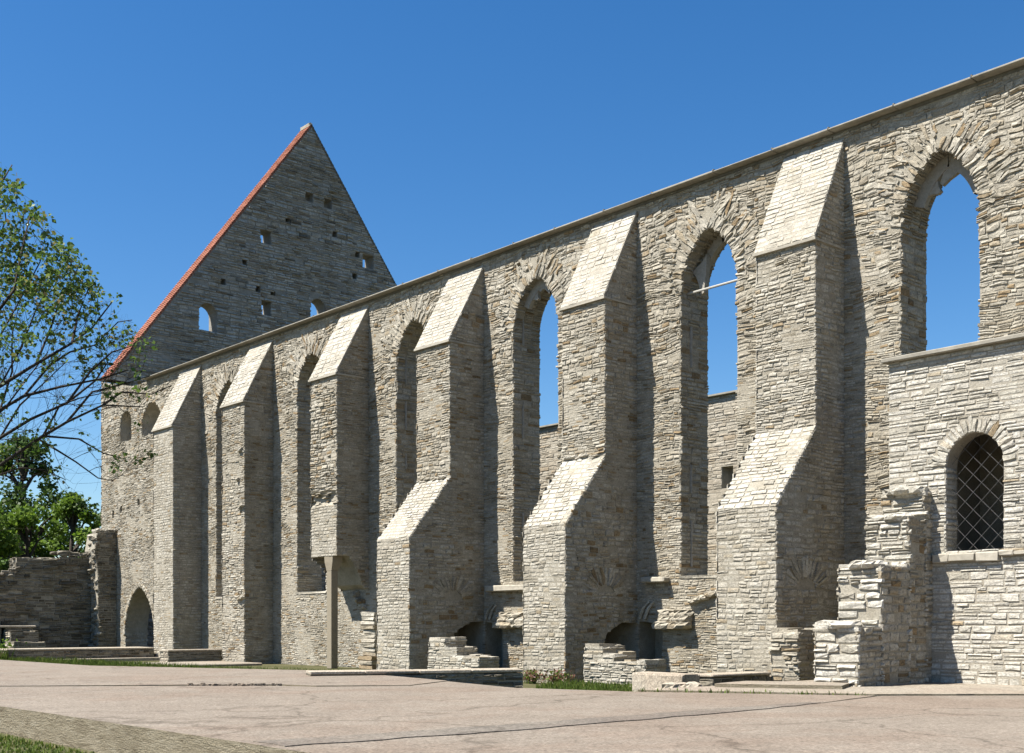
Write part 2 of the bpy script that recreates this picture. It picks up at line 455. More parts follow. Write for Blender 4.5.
sheet(mb, ragpoly([(-11.2, -19.7), (-10.55, -19.7), (-10.35, -16.3), (-10.55, -11.5), (-10.8, -9.8), (-11.0, -9.8), (-11.05, -12.0), (-11.0, -16.3)], .05), PZ + .016, PZ - .02, mb.m(M_PATCH), mb.m(M_PATCH))
kind(mb.build('pavement'), 'structure', 'worn concrete platform in front of the ruin, with cracks between its slabs')
mb = MB(M_FLAG, M_EDGE)
sheet(mb, ragpoly([(-15.1, -9.4), (-11.35, -7.33), (-9.05, -4.55), (14, -4.55), (14, -2.45), (-15.0, -2.45), (-15.3, -5.2), (-15.0, -7.1)], .03), PZ + .03, -.2)
sheet(mb, ragpoly([(-14.7, -7.6), (-12.6, -6.4), (-13.2, -5.2), (-15.0, -6.2)], .03), PZ + .10, PZ)
kind(mb.build('path'), 'structure', 'pale flagstones at the foot of the lower building')

mb = MB(M_CRUMB)
for i in range(45):                              # crumbling lip of the wide crack
    t = R.random()
    sz = R.uniform(.02, .07)
    rock(mb, (-22.6 + 1.2 * t + R.gauss(0, .12), -14.6 + 1.3 * t + R.gauss(0, .12), PZ + .01), sz, sz, sz * .6, 0, 5)
kind(mb.build('gravel'), 'stuff', 'crumbled grit along the wide crack in the platform')

# ------------------------------------------------------------------ the long wall with its buttresses
H_WALL, T_WALL = 14.06, 1.2
BX = [-16.67, -23.69, -30.71, -37.55, -44.72, -51.31]      # right face of each buttress
BW = [1.76, 1.75, 1.80, 1.81, 1.92, 2.03]
BP = [1.25, 1.36, 1.48, 1.45, 1.38, 1.44]
WINS = [(-15.11, -13.11, 3.0, 12.9), (-22.01, -20.0, 3.03, 12.8), (-29.22, -27.05, 3.05, 13.0), (-35.77, -33.6, 3.0, 12.9), (-42.78, -40.55, 3.0, 12.9), (-49.87, -47.6, 2.92, 12.85)]
nave = thing('nave_wall', 'long pale limestone wall with six buttresses and tall empty pointed windows', 'wall', (-40, 0, 0))

wall_outer = [(-63.0, -.6), (-4.0, -.6), (-4.0, H_WALL), (-57.5, H_WALL), (-58.6, 14.0), (-63.0, 14.9)]
wholes, ring_holes = [], []
RISE = 1.62
mb = MB(M_RUBBLE, M_MORTAR)
arch_info = []
for (xl, xr, zs, za) in WINS:
    h = (xr - xl) / 2; cx = (xl + xr) / 2; spr = za - RISE
    A = [(cx + x, spr + y) for x, y in arch_pts(h, RISE)]
    wholes.append([(xl, zs), (xr, zs)] + A)
    L = .55
    B = [(cx + x, spr + y) for x, y in arch_pts(h + L, RISE + L * 1.05)]
    ring_holes.append([(xl, zs), (xr, zs), (xr, spr)] + B + [(xl, spr)])
    arch_info.append((cx, spr, h, RISE, L))
# door at the far end, two little openings above it, the recesses at the foot of the near buttresses
dh, dr, dcx = 1.78, 2.5, -58.1
door_arch = [(dcx + x, 1.15 + y) for x, y in arch_pts(dh, dr)]
door = [(dcx - dh, 0.0), (dcx + dh, 0.0)] + door_arch
wholes.append(door); ring_holes.append(door)
for (xl, xr, zs, za) in ((-60.55, -59.1, 11.3, 12.9), (-57.9, -55.6, 11.3, 12.95)):
    h = (xr - xl) / 2; cx = (xl + xr) / 2; rise = h * 1.0
    A = [(cx + x, za - rise + y) for x, y in arch_pts(h, rise)]
    L = [(xl, zs), (xr, zs)] + A
    wholes.append(L); ring_holes.append(L)
for x in (-30.65, -23.63, -16.6):
    L = [(x, 0.02), (x + .95, 0.02), (x + .95, 1.45), (x + .6, 1.72), (x, 1.78)]
    wholes.append(L); ring_holes.append(L)
for x, z in ((-61.6, 7.4), (-60.6, 7.6), (-58.4, 7.8), (-20.9 - 4.3, 8.6)):
    L = [(x, z), (x + .3, z), (x + .3, z + .38), (x, z + .38)]
    wholes.append(L); ring_holes.append(L)
solid(mb, [wall_outer] + wholes, XZ(0), T_WALL, 1)
for x in (-30.65, -23.63, -16.6):               # backs of the recesses
    box(mb, x - .3, x + 1.2, .75, T_WALL - .05, -.3, 2.2, 1)
butt_holes = [[(x - w + .05, 3.3 if k == 3 else -1), (x - .05, 3.3 if k == 3 else -1), (x - .05, 13.6), (x - w + .05, 13.6)] for k, (x, w) in enumerate(zip(BX, BW))]
low = [(-63.0, 0.0), (-13.7, 0.0), (-13.7, 5.0), (-63.0, 5.0)]
mid_ = [(-63.0, 5.0), (-13.7, 5.0), (-13.7, 7.3), (-4, 7.3), (-4, 9.5), (-63.0, 9.5)]
top_ = [(-63.0, 9.5), (-4, 9.5), (-4, H_WALL - .02), (-57.5, H_WALL - .02), (-58.6, 14.0), (-63.0, 14.9)]
hol = ring_holes + butt_holes
WARP[0] = .022
course(mb, low, XZ(0), hol, (.055, .115), (.13, .36), (.008, .026), gap=.01, jag=.03, skip=.012, rough=.9)
WARP[0] = .034
course(mb, mid_, XZ(0), hol, (.05, .13), (.13, .42), (.008, .032), gap=.01, jag=.045, skip=.02, rough=1.1)
WARP[0] = .04
course(mb, top_, XZ(0), hol, (.045, .135), (.13, .42), (.010, .040), gap=.01, jag=.05, skip=.02, rough=1.25)
WARP[0] = 0.0
# far edge of the wall
course(mb, [(0, 0), (T_WALL, 0), (T_WALL, 14), (0, 14)], Fr((-63.0, T_WALL, 0), (0, -1, 0), (0, 0, 1)), h=(.12, .2), l=(.3, .6))
# stones of the shaded window jambs
for (xl, xr, zs, za) in WINS:
    course(mb, [(0, zs), (T_WALL, zs), (T_WALL, za - RISE + .3), (0, za - RISE + .3)], YZ(xl), h=(.09, .18), l=(.25, .5), pr=(.01, .05), jag=.03)
    n = 26
    box(mb, xl - .02, xr + .02, -.035, T_WALL * .5, zs - .05, zs + .04, 0, .015)
course(mb, [(0, 0.05), (T_WALL, 0.05), (T_WALL, 1.9), (0, 1.9)], YZ(dcx - dh), h=(.1, .18), l=(.2, .4), pr=(.01, .04))
# fans of long thin stones over the windows
for k, (cx, spr, h, rise, L) in enumerate(arch_info):
    c = (rise * rise - h * h) / (2 * h); r = h + c; am = math.atan2(rise, c)
    for side in (1, -1):
        s = 0.0
        while s < am * r:
            w = R.uniform(.05, .115)
            a = (s + w / 2) / r
            p = Vector((-c + r * math.cos(a), r * math.sin(a))); nn = Vector((math.cos(a), math.sin(a)))
            ln = R.uniform(.22, .42)
            q = R.uniform(-.14, .14)
            O = Vector((cx + side * p.x, 0, spr + p.y))
            nn2 = Vector((nn.x * math.cos(q) - nn.y * math.sin(q), nn.x * math.sin(q) + nn.y * math.cos(q)))
            N2 = Vector((side * nn2.x, 0, nn2.y)); U2 = Vector((nn2.y, 0, -side * nn2.x))
            fr = Fr(O, U2, N2)
            if R.random() < .94: stone(mb, fr, -w / 2 + .006, w / 2 - .006 + .05 * ln, -R.uniform(0, .09), ln, R.uniform(.015, .06), 0, 1.2)
            for _ in range(2):                   # the relieving ring above is thinner and less even
                q = R.uniform(-.2, .2); aa = a + R.uniform(-.5, .5) * w / r
                n3 = Vector((math.cos(aa + q), math.sin(aa + q)))
                O3 = Vector((cx + side * (-c + r * math.cos(aa)), 0, spr + r * math.sin(aa)))
                f4 = Fr(O3, Vector((n3.y, 0, -side * n3.x)), Vector((side * n3.x, 0, n3.y)))
                w2 = R.uniform(.035, .085)
                if R.random() < .8: stone(mb, f4, -w2 / 2, w2 / 2 + .02, ln + R.uniform(.01, .12), ln + R.uniform(.32, .75), R.uniform(.008, .05), 0, 1.3)
            # soffit
            f3 = Fr(Vector((cx + side * p.x, 0, spr + p.y)), (0, 1, 0), U2)
            for q in range(3):
                if R.random() < .8: stone(mb, f3, q * .4 + .02, q * .4 + .38, -w / 2, w / 2, -R.uniform(.02, .07) * (1 if f3.N.dot(N2) > 0 else -1), 0)
            s += w
# thin surround of the pointed door
c = (dr * dr - dh * dh) / (2 * dh); r = dh + c; am = math.atan2(dr, c)
for side in (1, -1):
    s = 0.0
    while s < am * r:
        w = R.uniform(.18, .3); a = (s + w / 2) / r
        nn = Vector((math.cos(a), math.sin(a)))
        O = Vector((dcx + side * (-c + r * nn.x), 0, 1.15 + r * nn.y)); U2 = Vector((nn.y, 0, -side * nn.x))
        stone(mb, Fr(O, U2, Vector((side * nn.x, 0, nn.y))), -w / 2, w / 2 + .02, -.02, R.uniform(.18, .25), .07, 0, .6)
        s += w
mb.build('wall', nave)

def coursed_box(mb, x0, x1, y0, y1, z0, z1, kw_front, kw_side=None, ragtop=0.0, core=1):
    box(mb, x0, x1, y0, y1, z0, z1, core)
    course(mb, [(x0, z0), (x1, z0), (x1, z1), (x0, z1)], XZ(y0), **kw_front)
    course(mb, [(y0, z0), (y1, z0), (y1, z1), (y0, z1)], YZ(x1), **(kw_side or kw_front))
    course(mb, [(-y1, z0), (-y0, z0), (-y0, z1), (-y1, z1)], Fr((x0, 0, 0), (0, -1, 0), (0, 0, 1)), **(kw_side or kw_front))
    # rough top
    x = x0
    while x < x1 - .05:
        w = min(R.uniform(.3, .6), x1 - x); y = y0
        while y < y1 - .05:
            d = min(R.uniform(.3, .7), y1 - y)
            box(mb, x, x + w, y, y + d, z1 - .05, z1 + R.uniform(.0, .06 + ragtop), 0, .012); y += d
        x += w

ASH = dict(h=(.085, .125), l=(.18, .38), pr=(.007, .019), gap=.014, ext=.012, jag=.012, rough=.6, skip=.004)
ASHR = dict(h=(.065, .125), l=(.16, .40), pr=(.010, .034), gap=.012, ext=.02, jag=.03, rough=1.1, skip=.02)
Z_LOW, Z_UP = 4.5, 6.55
for n in range(6):
    WARP[0] = .014
    xr, w, p = BX[n], BW[n], BP[n]; xl = xr - w
    pz = 13.9; zc = 11.12 if n < 5 else 10.9
    mb = MB(M_RUBBLE if n in (2, 3, 4, 1) else M_ASHLAR, M_MORTAR)
    mat_low = mb.m(M_ASHLAR)
    if n < 3:
        p2 = (2.85, 2.95, 3.15)[n]
        prof = [(.2, -.4), (.2, pz), (0, pz), (-p, zc), (-p, Z_UP), (-p2, Z_LOW), (-p2, -.4)]
        notch = [(.2, 0.02), (.2, 1.78), (-.6, 1.76), (-1.25, 1.45), (-1.55, .9), (-1.6, 0.02)]
        # solid back slice and a front slice that the vaulted recess is cut into
        solid(mb, [prof], YZ(xr - 1.35), w - 1.35, 1)
        solid(mb, [[(.2, 1.78), (.2, pz), (0, pz), (-p, zc), (-p, Z_UP), (-p2, Z_LOW), (-p2, -.4), (-1.6, -.4), (-1.6, .9), (-1.25, 1.45), (-.6, 1.76)]], YZ(xr), 1.35, 1)
        side = [(0, 0), (0, pz - .15), (-p, zc), (-p, Z_UP), (-p2, Z_LOW), (-p2, 0)]
        # relieving arch of upright stones on the shaded side
        acy, acz = -1.35 - .3 * (n == 0), 2.55
        fan = [(acy + .95 * math.cos(math.pi * t / 10), acz + .75 * math.sin(math.pi * t / 10)) for t in range(11)]
        course(mb, side, YZ(xr), [[(0, 0)] + [(y, z) for y, z in notch[1:]] , fan], **dict(ASHR, pr=(.012, .035), h=(.09, .16)))
        for t in range(15):
            a = math.pi * (t + .5) / 15
            O = Vector((xr, acy + .42 * math.cos(a), acz + .30 * math.sin(a)))
            nv = Vector((0, math.cos(a), math.sin(a))); uv = Vector((0, math.sin(a), -math.cos(a)))
            stone(mb, Fr(O, uv, nv), -.05, .06, -.05, R.uniform(.38, .52), R.uniform(.02, .05), 0, 1.0)
        course(mb, [(xl, 0), (xr, 0), (xr, Z_LOW), (xl, Z_LOW)], XZ(-p2), **dict(ASH, m=mat_low, pr=(.007, .022), rough=.8))
        sl_ = math.hypot(p2 - p, Z_UP - Z_LOW)
        course(mb, [(xl, 0), (xr, 0), (xr, sl_), (xl, sl_)], Fr((0, -p2, Z_LOW), (1, 0, 0), (0, p2 - p, Z_UP - Z_LOW)), **dict(ASH, m=mb.m(M_CAP), h=(.13, .18), pr=(.012, .03), ext=.03))
        course(mb, [(xl, Z_UP), (xr, Z_UP), (xr, zc), (xl, zc)], XZ(-p), **dict(ASHR, pr=(.010, .034)))
        if n == 1 or n == 2:
            for q in range(6): rock(mb, (R.uniform(xl + .2, xr - .3), -p - .01, Z_UP + R.uniform(-.05, .12)), R.uniform(.14, .26), .09, R.uniform(.035, .06), mat_low)
        course(mb, [(-p2, 0), (0, 0), (0, pz), (-p, zc), (-p, Z_UP), (-p2, Z_LOW)][:1] + [(0.0 if False else -p2, 0)] if False else [(0, 0), (p2, 0), (p2, Z_LOW), (p, Z_UP), (p, zc), (0, pz)], Fr((xl, 0, 0), (0, -1, 0), (0, 0, 1)), **dict(ASHR, l=(.4, .8), h=(.14, .22)))
    elif n == 3:
        solid(mb, [[(.2, 2.9), (.2, pz), (0, pz), (-p, zc), (-p, 6.75), (-p + .10, 6.6), (-p + .08, 6.35), (-p, 6.2), (-p, 4.28), (-.9, 4.28), (-.62, 3.9), (-.3, 3.2)]], YZ(xr), w, 1)
        side = [(0, 3.0), (0, pz - .15), (-p, zc), (-p, 4.28), (-.9, 4.3), (-.62, 3.9), (-.3, 3.2)]
        course(mb, side, YZ(xr), **dict(ASHR, pr=(.012, .035)))
        course(mb, [(xl, 6.72), (xr, 6.72), (xr, zc), (xl, zc)], XZ(-p), **dict(ASHR, pr=(.02, .06)))
        course(mb, [(xl, 4.28), (xr, 4.28), (xr, 6.2), (xl, 6.2)], XZ(-p), **dict(ASH, m=mat_low))
        course(mb, [(xl, 6.2), (xr, 6.2), (xr, 6.75), (xl, 6.75)], XZ(-p + .16), **dict(ASHR, pr=(.0, .2), skip=.3))
        course(mb, [(0, 3.0), (p, 4.28), (p, zc), (0, pz)], Fr((xl, 0, 0), (0, -1, 0), (0, 0, 1)), **dict(ASHR, l=(.4, .8), h=(.14, .22)))
        # broken remains of its foot against the wall
        for i in range(13):
            z0 = i * .165; d = R.uniform(.60, .70) + (.1 if i < 3 else 0); x0 = xr + .44 + R.uniform(-.04, .08)
            bevel_box(mb, x0, xr + 1.3, -d, .05, z0 + .005, z0 + .16, 0 if i % 2 else mat_low, .02, .02)
        for i in range(9):
            rock(mb, (xr - .1 - .12 * i + R.uniform(-.1, .1), -.05, 2.2 + .13 * i + R.uniform(-.1, .1)), R.uniform(.12, .24), R.uniform(.1, .25), R.uniform(.06, .1), 0)
    else:
        solid(mb, [[(.2, -.4), (.2, pz), (0, pz), (-p, zc), (-p, -.4)]], YZ(xr), w, 1)
        course(mb, [(0, 0), (0, pz - .15), (-p, zc), (-p, 0)], YZ(xr), **dict(ASHR if n == 4 else ASH, pr=(.012, .04)))
        course(mb, [(xl, 0), (xr, 0), (xr, zc), (xl, zc)], XZ(-p), **(dict(ASHR, jag=.04) if n == 4 else ASH))
        course(mb, [(0, 0), (p, 0), (p, zc), (0, pz)], Fr((xl, 0, 0), (0, -1, 0), (0, 0, 1)), **dict(ASHR, l=(.4, .8), h=(.14, .22)))
        if n == 4:
            for q in range(9): rock(mb, (R.uniform(xr - .5, xr - .1), -p - .04, R.choice((2.9, 6.6, 7.3, 8.0, 9.2)) + R.uniform(-.15, .15)), R.uniform(.1, .22), .12, R.uniform(.05, .1), 0)
    b = mb.build('buttress', nave)
    b['label'] = ('nearest buttress, clean stepped front with a bright sloping offset', 'second buttress, sloping offset halfway down', 'third buttress, thick lower half', 'broken buttress whose lower half is gone, held up by a post', 'straight slender buttress with chipped edges', 'farthest buttress, smooth straight front beside the pointed doorway')[n]
    WARP[0] = 0.0
    # sloped cap of fitted slabs and the thin ledge under it
    mc = MB(M_CAP, M_PALEMORTAR)
    sl_ = math.hypot(p + .06, pz - zc)
    fr = Fr((0, -p - .06, zc), (1, 0, 0), (0, p + .06, pz - zc))
    solid(mc, [[(xl - .03, 0), (xr + .02, 0), (xr + .02, sl_), (xl - .03, sl_)]], Fr(fr.O + fr.N * .03, fr.U, fr.V), .06, 1)
    fr = Fr(fr.O + fr.N * .03, fr.U, fr.V)
    course(mc, [(xl - .03, 0), (xr + .02, 0), (xr + .02, sl_), (xl - .03, sl_)], fr, h=(.15, .21), l=(.26, .46), pr=(.006, .022), gap=.014, ext=0.01, jag=.02, rough=.9, skip=.006)
    mc.build('sloped_cap', b)
    ml = MB(M_LEDGE)
    box(ml, xl - .06, xr + .06, -p - .10, -p + .05, zc - .05, zc + .02, 0, .004)
    box(ml, xr + .004, xr + .058, -p + .052, -.25, zc - .048, zc + .012, 0, .004)
    ml.build('drip_ledge', b)

# coping along the top
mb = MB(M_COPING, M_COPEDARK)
x = -57.3
while x < -4:
    w = R.uniform(1.7, 2.3)
    zz = 14.16 + .0 * x
    bevel_box(mb, x + .01, x + w - .01, -.30, T_WALL + .2, zz - .045 + R.uniform(-.008, .008), zz + R.uniform(-.01, .01), 0, .012)
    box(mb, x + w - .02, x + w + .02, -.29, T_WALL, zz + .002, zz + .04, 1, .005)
    x += w
box(mb, -57.3, -4, -.03, T_WALL + .05, 14.03, 14.108, 1)  # dark strip, the overhang's shade put into its colour
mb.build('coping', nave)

# remains of the window tracery
def rim(name, k, y, sweep, cusps):
    cx, spr, h, rise, L = arch_info[k]
    mb = MB(M_TRACERY)
    c = (rise * rise - h * h) / (2 * h); r = h + c; am = math.atan2(rise, c)
    pts = []
    for i in range(15):
        a = am * i / 14
        pts.append((-c + r * math.cos(a), r * math.sin(a), math.cos(a), math.sin(a)))
    pts[-1] = (0.0, pts[-1][1], 0.0, 1.0)
    path = [(-x, z, -nx, nz) for x, z, nx, nz in pts] + [(x, z, nx, nz) for x, z, nx, nz in reversed(pts[:-1])]
    path = path[sweep[0]:sweep[1]]
    for i in range(len(path) - 1):
        a, b_ = path[i], path[i + 1]
        t = R.uniform(.12, .17)
        q = [Vector((cx + a[0], y, spr + a[1])), Vector((cx + b_[0], y, spr + b_[1]))]
        n0 = Vector((-a[2], 0, -a[3])); n1 = Vector((-b_[2], 0, -b_[3]))
        k0 = len(mb.v)
        for pt, nv in ((q[0], n0), (q[1], n1)):
            for d, dy in ((-.05, 0), (.30, .0), (.30, .16), (-.05, .16)): mb.v.append(tuple(pt + nv * d + Vector((0, dy, 0))))
        for e in range(4): mb.face((k0 + e, k0 + (e + 1) % 4, k0 + 4 + (e + 1) % 4, k0 + 4 + e))
    for i, ln in cusps:
        a = path[i]; pt = Vector((cx + a[0], y, spr + a[1])); nv = Vector((-a[2], 0, -a[3])); tv = Vector((nv.z, 0, -nv.x))
        k0 = len(mb.v)
        for (u, d) in ((-.26, .25), (.26, .25), (.12, ln * .72), (.07, ln * .95), (-.02, ln), (-.09, ln * .75)):
            for dy in (.02, .14): mb.v.append(tuple(pt + tv * u + nv * d + Vector((0, dy, 0))))
        for e in range(6): mb.face((k0 + e * 2, k0 + e * 2 + 1, k0 + ((e + 1) % 6) * 2 + 1, k0 + ((e + 1) % 6) * 2))
        mb.face(tuple(k0 + e * 2 for e in range(6))); mb.face(tuple(k0 + e * 2 + 1 for e in reversed(range(6))))
    return mb.build(name, nave)
rim('window_tracery', 0, .42, (4, 25), [(4, .55), (12, .72)])
rim('window_tracery', 2, .26, (6, 20), [(4, .5), (9, .45)])
rim('window_tracery', 1, .6, (4, 15), [])
# stone fang and tie bar in the second window
cx, spr, h, rise, L = arch_info[1]
mb = MB(M_TRACERY)
k0 = len(mb.v)
fang = [(-.62, .05), (-.50, .10), (-.42, .75), (-.40, 1.15), (-.62, .95), (-.95, .78), (-.80, .62), (-.68, .35)]
for dy in (.42, .58):
    for x, z in fang: mb.v.append((cx + x, dy, spr - .15 + z))
nf = len(fang)
mb.face(tuple(k0 + i for i in range(nf))); mb.face(tuple(k0 + nf + i for i in reversed(range(nf))))
for i in range(nf): mb.face((k0 + i, k0 + nf + i, k0 + nf + (i + 1) % nf, k0 + (i + 1) % nf))
mb.build('window_tracery', nave)
mb = MB(M_BAR)
tube(mb, [(cx - h - .1, .30, spr - .02), (cx + h + .15, .30, spr + .0)], [.035, .035], 0, 8)
mb.build('tie_bar', nave)
# thin jamb fillets standing in the reveals
for k in (1, 2, 3):
    xl, xr, zs, za = WINS[k]
    z = zs + .3
    while z < za - RISE:
        hh = R.uniform(.3, 1.1)
        if R.random() < .4:
            mb = MB(M_TRACERY); bevel_box(mb, xl - .05, xl + .075, .40, .45, z, z + hh, 0, .012, .01); mb.build('jamb_fillet', nave)
        z += hh + .02
# ledges and broken vault springers at the foot of the wall
mb = MB(M_LEDGE)
bevel_box(mb, -30.3, -27.3, -.32, .05, 2.78, 2.98, 0, .03, .012)
mb.build('window_sill', nave)
mb = MB(M_LEDGE)
bevel_box(mb, -23.3, -22.4, -.30, .05, 2.90, 3.05, 0, .03, .012)
mb.build('window_sill', nave)
for (sx0, sx1, sz) in ((-29.95, -28.3, 1.75), (-22.75, -21.5, 1.75)):
    mb = MB(M_RUBBLE)
    for i in range(9):
        t = (i % 3 + .5) / 3 + R.uniform(-.1, .1); z = sz + (i // 3) * .17 - .1
        rock(mb, (sx0 + (sx1 - sx0) * (.1 + .75 * t), -.06 - .07 * (2 - i // 3) * R.uniform(.6, 1.2), z), R.uniform(.26, .4), R.uniform(.14, .26), R.uniform(.09, .13))
    mb.build('vault_springer', nave)
mb = MB(M_RUBBLE)
for i in range(34):                              # broken edge of a vault under the second window
    t = i / 33
    rock(mb, (-21.5 + 2.8 * t, -.04, 2.15 + .45 * math.sin(math.pi * min(1, t * .9 + .1)) + R.uniform(-.05, .05)), R.uniform(.1, .22), R.uniform(.1, .2), R.uniform(.04, .08))
mb.build('vault_springer', nave)
for x0 in (-23.69, -30.71):                     # rib stubs over the recess
    mb = MB(M_RUBBLE)
    for q in range(2):
        tube(mb, [(x0 + .20 + .2 * q, -.10, 1.85), (x0 + .32 + .2 * q, -.08, 2.15), (x0 + .52 + .18 * q, -.03, 2.35)], [.05, .05, .035], 0, 6)
    mb.build('vault_rib', nave)

# ------------------------------------------------------------------ gable at the far end
GX, GT, GW, GE, GA = -62.1, 1.0, 12.72, 15.0, 32.2
gable = thing('gable_wall', 'tall shaded triangular gable of grey stone with small openings rising beyond the long wall', 'wall', (GX, GW, 0))
mb = MB(M_GABLE, M_GABLEMORTAR)
outer = [(T_WALL + .01, -.4), (2 * GW, -.4), (2 * GW, GE), (GW, GA), (0.0, GE), (0, 14.95), (T_WALL + .01, 14.95)]
gh = []
def rect(y0, y1, z0, z1): gh.append([(y0, z0), (y1, z0), (y1, z1), (y0, z1)])
def archh(y0, y1, z0, z1):
    h = (y1 - y0) / 2; c = (y0 + y1) / 2; r = h * 1.05
    gh.append([(y0, z0), (y1, z0)] + [(c + a, z1 - r + b) for a, b in arch_pts(h, r, 5)])
rect(9.22, 9.95, 24.3, 25.1); rect(12.3, 12.85, 27.5, 28.05); rect(13.62, 14.2, 27.4, 28.0)
archh(5.28, 6.42, 18.5, 20.1); rect(9.3, 9.95, 20.05, 20.9); archh(12.65, 13.75, 20.5, 21.7); rect(16.5, 17.35, 24.3, 25.15)
for y, z in ((14.41, 25.92), (6.8, 21.5), (11.09, 26.0), (15.89, 23.6), (16.1, 25.0), (10.07, 21.4), (9.08, 21.5), (8.2, 22.9)):
    gh.append([(y - .17, z - .18), (y + .17, z - .18), (y + .17, z + .18), (y - .17, z + .18)])
solid(mb, [outer] + gh, YZ(GX), GT, 1)
course(mb, [(1.3, 0), (2 * GW, 0), (2 * GW, GE), (GW, GA - .1), (0.2, GE), (1.3, 14.9)], YZ(GX), gh, h=(.11, .24), l=(.3, .85), pr=(.02, .09), gap=.03, jag=.05, rough=1.3, skip=.05)
mb.build('wall', gable)
# red tiles along the sloping edges
Lv = math.hypot(GW, GA - GE); d = Vector((0, GW, GA - GE)).normalized()
for side in (1, -1):
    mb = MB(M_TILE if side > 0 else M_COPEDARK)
    n = int(Lv / .22)
    for i in range(n + 1):
        t0 = i / (n + 1); t1 = (i + 1.15) / (n + 1)
        for xx in range(4):
            xa = GX - GT - .12 + xx * (GT + .17) / 4; xb = xa + (GT + .17) / 4 - .01
            P = []
            for t, up in ((t0, .07 + R.uniform(0, .02)), (min(1.0, t1), .045)):
                y = GW * t if side > 0 else 2 * GW - GW * t
                z = GE + (GA - GE) * t
                P.append((y, z, up))
            nrm = Vector((0, -side * (GA - GE), GW)).normalized()
            q = [Vector((xa, P[0][0], P[0][1])) + nrm * P[0][2], Vector((xb, P[0][0], P[0][1])) + nrm * P[0][2], Vector((xb, P[1][0], P[1][1])) + nrm * P[1][2], Vector((xa, P[1][0], P[1][1])) + nrm * P[1][2]]
            k0 = len(mb.v)
            mb.v += [tuple(v) for v in q] + [tuple(v - nrm * .11) for v in q]
            for f in ((0, 1, 2, 3), (7, 6, 5, 4), (0, 4, 5, 1), (1, 5, 6, 2), (2, 6, 7, 3), (3, 7, 4, 0)): mb.face(tuple(k0 + e for e in f))
    mb.build('tile_verge', gable)
mb = MB(M_LEDGE)
bevel_box(mb, GX - GT - .1, GX + .02, GW - .14, GW + .14, GA - .1, GA + .16, 0, .05, .03)
mb.build('ridge_stone', gable)

# ------------------------------------------------------------------ opposite nave wall, seen through the windows
far = thing('far_wall', 'sunlit opposite wall seen through the empty windows, topped by a thin coping', 'wall', (-50, 26, 0))
mb = MB(M_FAR, M_MORTAR)
fh = [[(-41.1, 9.2), (-40.3, 9.2), (-40.3, 10.4), (-41.1, 10.4)], [(-44.6, 6.0), (-44.3, 6.0), (-44.3, 6.3), (-44.6, 6.3)], [(-43.0, 3.0), (-42.7, 3.0), (-42.7, 3.3), (-43, 3.3)]]
solid(mb, [[(GX + .02, -.4), (-4, -.4), (-4, 14.35), (GX + .02, 14.35)]] + fh, XZ(26.0), 1.2, 1)
course(mb, [(-60, 0), (-36, 0), (-36, 14.3), (-60, 14.3)], XZ(26.0), fh, h=(.14, .26), l=(.35, .9), pr=(.01, .05))
mb.build('wall', far)
mb = MB(M_COPING)
box(mb, GX + .02, -4, 25.75, 27.4, 14.36, 14.45)
mb.build('coping', far)

# ------------------------------------------------------------------ lower building at the right
AY, AT = -2.5, .48
annex = thing('side_building', 'lower pale stone building with a barred arched window, built against the long wall', 'building', (-9, AY, PZ))
mb = MB(M_ANNEX, M_PALEMORTAR)
ax0, ax1, at = -13.93, -4.0, 7.42
wx0, wx1, wz = -12.6, -11.34, 3.2
wc, wh = (wx0 + wx1) / 2, (wx1 - wx0) / 2
wloop = [(wx0, wz), (wx1, wz)] + [(wc + x, 5.02 + y) for x, y in arch_pts(wh, .66)]
wring = [(wx0, wz), (wx1, wz), (wx1, 5.02)] + [(wc + x, 5.02 + y) for x, y in arch_pts(wh + .3, .96)] + [(wx0, 5.02)]
solid(mb, [[(ax0, .2), (ax1, .2), (ax1, at), (ax0, at)], wloop], XZ(AY), AT, 1)
box(mb, ax0, ax0 + .8, AY + AT - .05, .15, .2, at - .02, 1)
box(mb, ax1 - .8, ax1, AY + AT - .05, .15, .2, at - .02, 1)
box(mb, ax0 + .02, ax1 - .02, AY + AT - .3, .15, at - .35, at - .03, 1)  # unseen roof, added with the end walls to keep the inside dark
AN = dict(h=(.065, .155), l=(.2, .6), pr=(.007, .026), gap=.014, ext=.015, jag=.02, rough=.9, skip=.012)
course(mb, [(ax0, PZ), (ax1, PZ), (ax1, at), (ax0, at)], XZ(AY), [wring], **AN)
course(mb, [(0, PZ), (2.4, PZ), (2.4, at), (0, at)], Fr((ax0, 0, 0), (0, -1, 0), (0, 0, 1)), **AN)
course(mb, [(AY, wz), (AY + .44, wz), (AY + .44, 5.0), (AY, 5.0)], YZ(wx0), h=(.12, .18), l=(.25, .4), pr=(.005, .03), jag=.02)
c = (.66 ** 2 - wh ** 2) / (2 * wh); r = wh + c; am = math.atan2(.66, c)
for side in (1, -1):
    s = 0.0
    while s < am * r:
        w = R.uniform(.07, .12); a = (s + w / 2) / r
        nn = Vector((math.cos(a), math.sin(a)))
        O = Vector((wc + side * (-c + r * nn.x), AY, 5.02 + r * nn.y)); U2 = Vector((nn.y, 0, -side * nn.x))
        stone(mb, Fr(O, U2, Vector((side * nn.x, 0, nn.y))), -w / 2, w / 2 + .02, -.02, R.uniform(.24, .36), R.uniform(.02, .05), 0, .8)
        s += w
mb.build('wall', annex)
mb = MB(M_COPING)
bevel_box(mb, ax0 - .12, ax1, AY - .16, AY + AT + .1, at, at + .09, 0, .012, .003)
mb.build('coping', annex)
mb = MB(M_LEDGE)
x = -12.85
